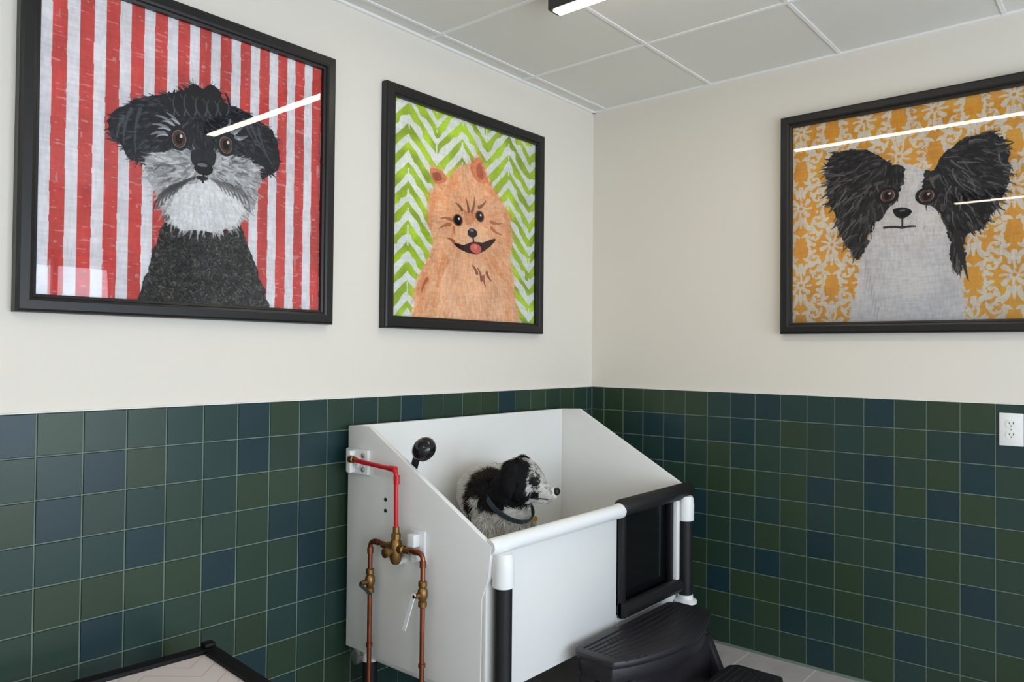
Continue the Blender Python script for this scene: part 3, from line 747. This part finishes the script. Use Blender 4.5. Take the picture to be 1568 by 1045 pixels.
lathe('plate_screw', [(0.003, 0), (0.003, 0.001)], (-0.0155, yc, zc), (-1, 0, 0), M_steel, OG, 10)

# ------------------------------------------------------------------ the dog
D = group('border_collie_mix_dog')
Fh = Vector((0.42, -0.89, -0.17)).normalized()
Sh = Vector((0, 0, 1)).cross(Fh).normalized()
if Sh.dot(Vector((-1, 0, 0))) < 0: Sh = -Sh
Uh = Fh.cross(Sh)
if Uh.z < 0: Uh = -Uh
SK = Vector((-1.150, -0.470, 0.893))
def HP(a, b, c): return SK+Fh*a+Sh*b+Uh*c
HA = (Fh, Sh, Uh)
blobs = []
def ball(p, r, sc=(1, 1, 1), axes=None): blobs.append((Vector(p), r, sc, axes))
def chain(pts, n=7):
    for (p, r), (q, s) in zip(pts[:-1], pts[1:]):
        p = Vector(p); q = Vector(q)
        for k in range(n+1):
            t = k/n; ball(p.lerp(q, t), r*(1-t)+s*t)
ball(HP(-0.005, 0, 0.006), 0.074, (1.05, 0.98, 0.92), HA)
ball(HP(0.028, 0, -0.004), 0.062, (1.0, 1.0, 0.90), HA)
for k in range(8):
    t = k/7; ball(HP(0.050+0.060*t, 0, -0.024-0.010*t), 0.048-0.013*t, (1, 0.86, 0.84), HA)
for k in range(6):
    t = k/5; ball(HP(0.02+0.078*t, 0, -0.060-0.002*t), 0.038-0.014*t, (1, 0.95, 0.72), HA)
ball(HP(0.010, 0.044, -0.036), 0.040); ball(HP(0.010, -0.044, -0.036), 0.040)
ball(HP(0.048, 0.027, 0.022), 0.021); ball(HP(0.048, -0.027, 0.022), 0.021)
chain([(HP(-0.025, 0, -0.03), 0.070), ((-1.160, -0.405, 0.810), 0.084), ((-1.162, -0.365, 0.765), 0.098)])
chain([((-1.160, -0.365, 0.765), 0.098), ((-1.155, -0.30, 0.79), 0.106), ((-1.105, -0.225, 0.80), 0.104), ((-1.01, -0.190, 0.80), 0.096), ((-0.91, -0.190, 0.79), 0.092)])
chain([((-1.160, -0.35, 0.70), 0.088), ((-1.11, -0.26, 0.70), 0.085), ((-0.98, -0.20, 0.745), 0.07)])
ball((-1.164, -0.410, 0.740), 0.080)
for sx_, sy_ in ((-1.215, -0.375), (-1.095, -0.425)):
    chain([((sx_, sy_+0.02, 0.72), 0.055), ((sx_-0.002, sy_+0.025, 0.62), 0.036), ((sx_, sy_+0.005, 0.53), 0.024), ((sx_, sy_, 0.46), 0.021)])
    ball((sx_+0.004, sy_-0.012, 0.441), 0.026, (1.0, 1.25, 0.75))
for sx_, sy_ in ((-0.93, -0.255), (-0.87, -0.135)):
    chain([((sx_+0.01, sy_+0.005, 0.76), 0.065), ((sx_-0.05, sy_-0.01, 0.64), 0.046), ((sx_+0.035, sy_, 0.545), 0.024), ((sx_+0.015, sy_, 0.46), 0.020)])
    ball((sx_-0.002, sy_-0.004, 0.441), 0.025, (1.25, 1.0, 0.75))
chain([((-0.85, -0.18, 0.82), 0.03), ((-0.80, -0.18, 0.78), 0.028), ((-0.775, -0.18, 0.68), 0.030), ((-0.76, -0.19, 0.60), 0.018)])

def blob_mesh(name, bl, voxel=0.007, smooth=6):
    bm = bmesh.new()
    for p, r, sc, ax in bl:
        ret = bmesh.ops.create_icosphere(bm, subdivisions=2, radius=r)
        ax_ = ax or (Vector((1, 0, 0)), Vector((0, 1, 0)), Vector((0, 0, 1)))
        for v in ret['verts']:
            c = v.co.copy(); v.co = p+ax_[0]*c.x*sc[0]+ax_[1]*c.y*sc[1]+ax_[2]*c.z*sc[2]
    me = bpy.data.meshes.new(name); bm.to_mesh(me); bm.free()
    o = bpy.data.objects.new(name, me); scene.collection.objects.link(o)
    m = o.modifiers.new('r', 'REMESH'); m.mode = 'VOXEL'; m.voxel_size = voxel; m.use_smooth_shade = True
    s = o.modifiers.new('s', 'SMOOTH'); s.factor = 0.6; s.iterations = smooth
    bpy.context.view_layer.update()
    dg = bpy.context.evaluated_depsgraph_get()
    me2 = bpy.data.meshes.new_from_object(o.evaluated_get(dg))
    o.modifiers.clear(); o.data = me2
    for p in me2.polygons: p.use_smooth = True
    return o

WHITE = np.array(rgb(232, 227, 221)); BLK = np.array(rgb(24, 23, 25)); GREY = np.array(rgb(120, 116, 114)); BRN = np.array(rgb(50, 36, 28))
EYE = (0.058, 0.038, 0.008)
def coat(p):
    d = p-SK; a, b, c = d.dot(Fh), d.dot(Sh), d.dot(Uh)
    n = mnoise.noise(p*30); n2 = mnoise.noise(p*120)
    if d.length < 0.18 and a > -0.050 and c > -0.095:
        ed = math.hypot((a-EYE[0]), (c-EYE[2]))
        speck = n2+0.5*n
        if abs(b)+0.010*n < 0.026 and c > 0.0: return WHITE*(0.9 if speck < 0.15 else 0.4)
        if a > 0.080+0.01*n: return WHITE*(0.95 if speck < 0.24 or c < -0.035 else 0.4)
        if ed < 0.017: return BLK
        if a > 0.034 and c > -0.034: return WHITE*0.8 if speck < -0.02 else GREY*0.6
        if c < -0.064+0.01*n and a > 0.04: return WHITE*0.85
        return BLK*(1+0.6*max(0, n2))
    x, y, z = p
    if z > 0.790+0.02*n and y < -0.335: return BLK
    if y < -0.335: return WHITE*(0.92+0.1*n)
    if z > 0.82+0.02*n and -0.335 <= y < -0.265 and x < -1.08: return BLK if n > -0.1 else BRN
    if abs((y+0.278)+0.02*n) < 0.016 and z < 0.86 and x < -1.14: return BRN*0.6
    q = mnoise.noise(Vector((x*9+3.1, y*9, z*7+1.7)))
    if q > 0.30: return BLK
    return WHITE*(0.92+0.1*n)
def paint(o, fn):
    me = o.data
    ca_ = me.color_attributes.new('Col', 'FLOAT_COLOR', 'POINT')
    arr = np.ones((len(me.vertices), 4), np.float32)
    for i, v in enumerate(me.vertices): arr[i, :3] = np.clip(fn(v.co), 0, 1)
    ca_.data.foreach_set('color', arr.ravel())
M_fur = attr_material('dog_fur', 0.75, spec=0.2)
body = blob_mesh('body', blobs, 0.0065, 5)
body.parent = D; body.data.materials.clear(); body.data.materials.append(M_fur)
paint(body, coat)
def grow_fur(o, fn, n, name, lenf, flow, seed=1, wid=0.0012):
    r = random.Random(seed)
    me = o.data; polys = me.polygons
    areas = np.array([p.area*(4.0 if (p.center-SK).length < 0.17 else 1.0)*(0.25 if p.center.z < 0.6 else 1) for p in polys]); cs = np.cumsum(areas); tot = cs[-1]
    verts = []; faces = []; cols = []
    for _ in range(n):
        i = int(np.searchsorted(cs, r.random()*tot)); p = polys[min(i, len(polys)-1)]
        vs = [me.vertices[k] for k in p.vertices]
        w = [r.random() for _ in vs]; sw = sum(w)
        pos = Vector((0, 0, 0)); nr = Vector((0, 0, 0))
        for k, v in enumerate(vs): pos += v.co*(w[k]/sw); nr += v.normal*(w[k]/sw)
        nr.normalize()
        L, lift, ws = lenf(pos)
        if L <= 0: continue
        L *= r.uniform(0.6, 1.25)
        fl = flow(pos)+Vector((r.gauss(0, .22), r.gauss(0, .22), r.gauss(0, .22)))
        # wavy locks: neighbouring hairs bend together
        fl += Vector((mnoise.noise(pos*38), mnoise.noise(pos*38+Vector((7, 3, 1))), mnoise.noise(pos*38+Vector((2, 9, 5)))))*0.8
        tdir = (fl-nr*fl.dot(nr))
        if tdir.length < 1e-4: continue
        tdir.normalize()
        side_ = nr.cross(tdir).normalized()
        b = len(verts)
        base = pos-nr*0.0004
        m1 = base+(nr*lift+tdir*0.8)*L*0.5
        tip = m1+(nr*0.15*lift+tdir)*L*0.55
        W = wid*ws*r.uniform(0.7, 1.4)
        verts += [base-side_*W, base+side_*W, m1+side_*W*0.8, m1-side_*W*0.8, tip]
        faces += [(b, b+1, b+2, b+3), (b+3, b+2, b+4)]
        c = np.array(fn(pos))*r.uniform(0.78, 1.18)
        cols += [c*0.85, c*0.85, c, c, c*1.05]
    m = bpy.data.meshes.new(name); m.from_pydata([tuple(v) for v in verts], [], faces)
    arr = np.ones((len(verts), 4), np.float32); arr[:, :3] = np.clip(np.array(cols), 0, 1)
    at = m.color_attributes.new('Col', 'FLOAT_COLOR', 'POINT'); at.data.foreach_set('color', arr.ravel())
    m.materials.append(M_fur)
    oo = bpy.data.objects.new(name, m); scene.collection.objects.link(oo); oo.parent = D
    return oo
E1, E2 = HP(EYE[0]+0.006, EYE[1]+0.002, EYE[2]), HP(EYE[0]+0.006, -EYE[1]-0.002, EYE[2])
NOSEP = HP(0.140, 0, -0.022)
def lenf(p):
    d = p-SK
    if d.length < 0.17 and d.dot(Fh) > -0.05:
        a = d.dot(Fh); c = d.dot(Uh)
        if min((p-E1).length, (p-E2).length) < 0.015: return 0.0, 0.2, 1
        if (p-NOSEP).length < 0.020: return 0.0, 0.2, 1
        if c < -0.03 and a < 0.05: return 0.026, 0.6, 0.9
        return (0.017, 0.55, 0.8) if a < 0.050 else (0.0100, 0.5, 0.6)
    if p.z < 0.5: return 0.007, 0.4, 1
    return 0.034, 0.7, 1
def flow(p):
    d = p-SK
    if d.length < 0.17 and d.dot(Fh) > -0.05:
        return -Fh*1.0+Vector((0, 0, -0.5))
    return Vector((0.25, 0.35, -0.9))
grow_fur(body, coat, 60000, 'fur_coat', lenf, flow, 5)
def ear(name, s):
    pts = [(HP(-0.020, 0.040*s, 0.060), 0.018), (HP(-0.026, 0.064*s, 0.054), 0.022), (HP(-0.032, 0.082*s, 0.022), 0.027), (HP(-0.030, 0.087*s, -0.015), 0.025), (HP(-0.022, 0.086*s, -0.050), 0.012)]
    bl = []
    for (p, r), (q, t_) in zip(pts[:-1], pts[1:]):
        for k in range(6):
            t = k/5; bl.append((p.lerp(q, t), r*(1-t)+t_*t, (1.1, 0.34, 1.0), HA))
    o = blob_mesh(name, bl, 0.005, 3); o.parent = D
    o.data.materials.clear(); o.data.materials.append(M_fur)
    fn = lambda p: BLK*(1.0+0.5*mnoise.noise(p*60))
    paint(o, fn)
    grow_fur(o, fn, 3500, name+'_fur', lambda p: (0.021, 0.45, 1), lambda p: Vector((0, 0.1, -1))-Fh*0.3, 9)
ear('ear_near', 1); ear('ear_far', -1)
M_nose = material('dog_nose', rgb(16, 15, 17), 0.3, var=0.2, scale=200, bump=0.4, bscale=500)
M_eye = material('dog_eye', rgb(30, 18, 12), 0.05, var=0.1, coat=1.0)
def ellipsoid(name, p, r, sc, mat, axes=HA):
    bm = bmesh.new(); bmesh.ops.create_uvsphere(bm, u_segments=24, v_segments=16, radius=r)
    for v in bm.verts:
        c = v.co.copy(); v.co = p+axes[0]*c.x*sc[0]+axes[1]*c.y*sc[1]+axes[2]*c.z*sc[2]
    me = bpy.data.meshes.new(name); bm.to_mesh(me); bm.free(); me.materials.append(mat)
    for q in me.polygons: q.use_smooth = True
    o = bpy.data.objects.new(name, me); scene.collection.objects.link(o); o.parent = D
    return o
ellipsoid('nose', HP(0.137, 0, -0.022), 0.0185, (0.75, 1.1, 0.85), M_nose)
for nm, s in (('near', 1), ('far', -1)):
    ellipsoid('eyelid_'+nm, HP(EYE[0]+0.002, EYE[1]*s*1.0, EYE[2]), 0.0140, (0.9, 0.8, 0.8), M_nose)
    ellipsoid('eye_'+nm, HP(EYE[0]+0.007, EYE[1]*s*1.06, EYE[2]), 0.0115, (1, 0.85, 0.85), M_eye)
tube('mouth_line', [HP(0.128, 0.010, -0.052), HP(0.112, 0.026, -0.054), HP(0.09, 0.036, -0.054), HP(0.066, 0.044, -0.055)], 0.0022, M_nose, D, fil=0.01, seg=8)
cc = Vector((-1.162, -0.412, 0.790)); ax = (HP(-0.02, 0, -0.03)-Vector((-1.165, -0.350, 0.730))).normalized()
e1 = ax.cross(Vector((1, 0, 0))).normalized(); e2 = ax.cross(e1)
verts = []; faces = []; n = 40; R0 = 0.102
for k in range(n):
    a = 2*math.pi*k/n; rd = e1*math.cos(a)+e2*math.sin(a)
    for (dr, dh) in ((0, -0.010), (0.004, -0.009), (0.004, 0.009), (0, 0.010)):
        verts.append(cc+rd*(R0+dr)+ax*dh)
for k in range(n):
    b = (k+1) % n
    for i in range(4): faces.append((k*4+i, k*4+(i+1) % 4, b*4+(i+1) % 4, b*4+i))
M_collar = material('collar_fabric', rgb(40, 56, 64), 0.6, var=0.4, scale=80)
mk('collar', verts, faces, M_collar, D, smooth=True)
M_tag = material('tag_metal', rgb(200, 165, 60), 0.3, 0.9, var=0.1)
lathe('collar_tag', [(0.011, 0), (0.011, 0.002)], cc+Vector((0.045, -0.090, -0.055)), (-0.6, -0.8, 0), M_tag, D, 16)

# ------------------------------------------------------------------ world
w = bpy.data.worlds.new('world'); scene.world = w; w.use_nodes = True
bg = w.node_tree.nodes['Background']
sky = w.node_tree.nodes.new('ShaderNodeTexSky'); sky.sky_type = 'HOSEK_WILKIE'; sky.turbidity = 4
w.node_tree.links.new(sky.outputs[0], bg.inputs[0]); bg.inputs[1].default_value = 0.6
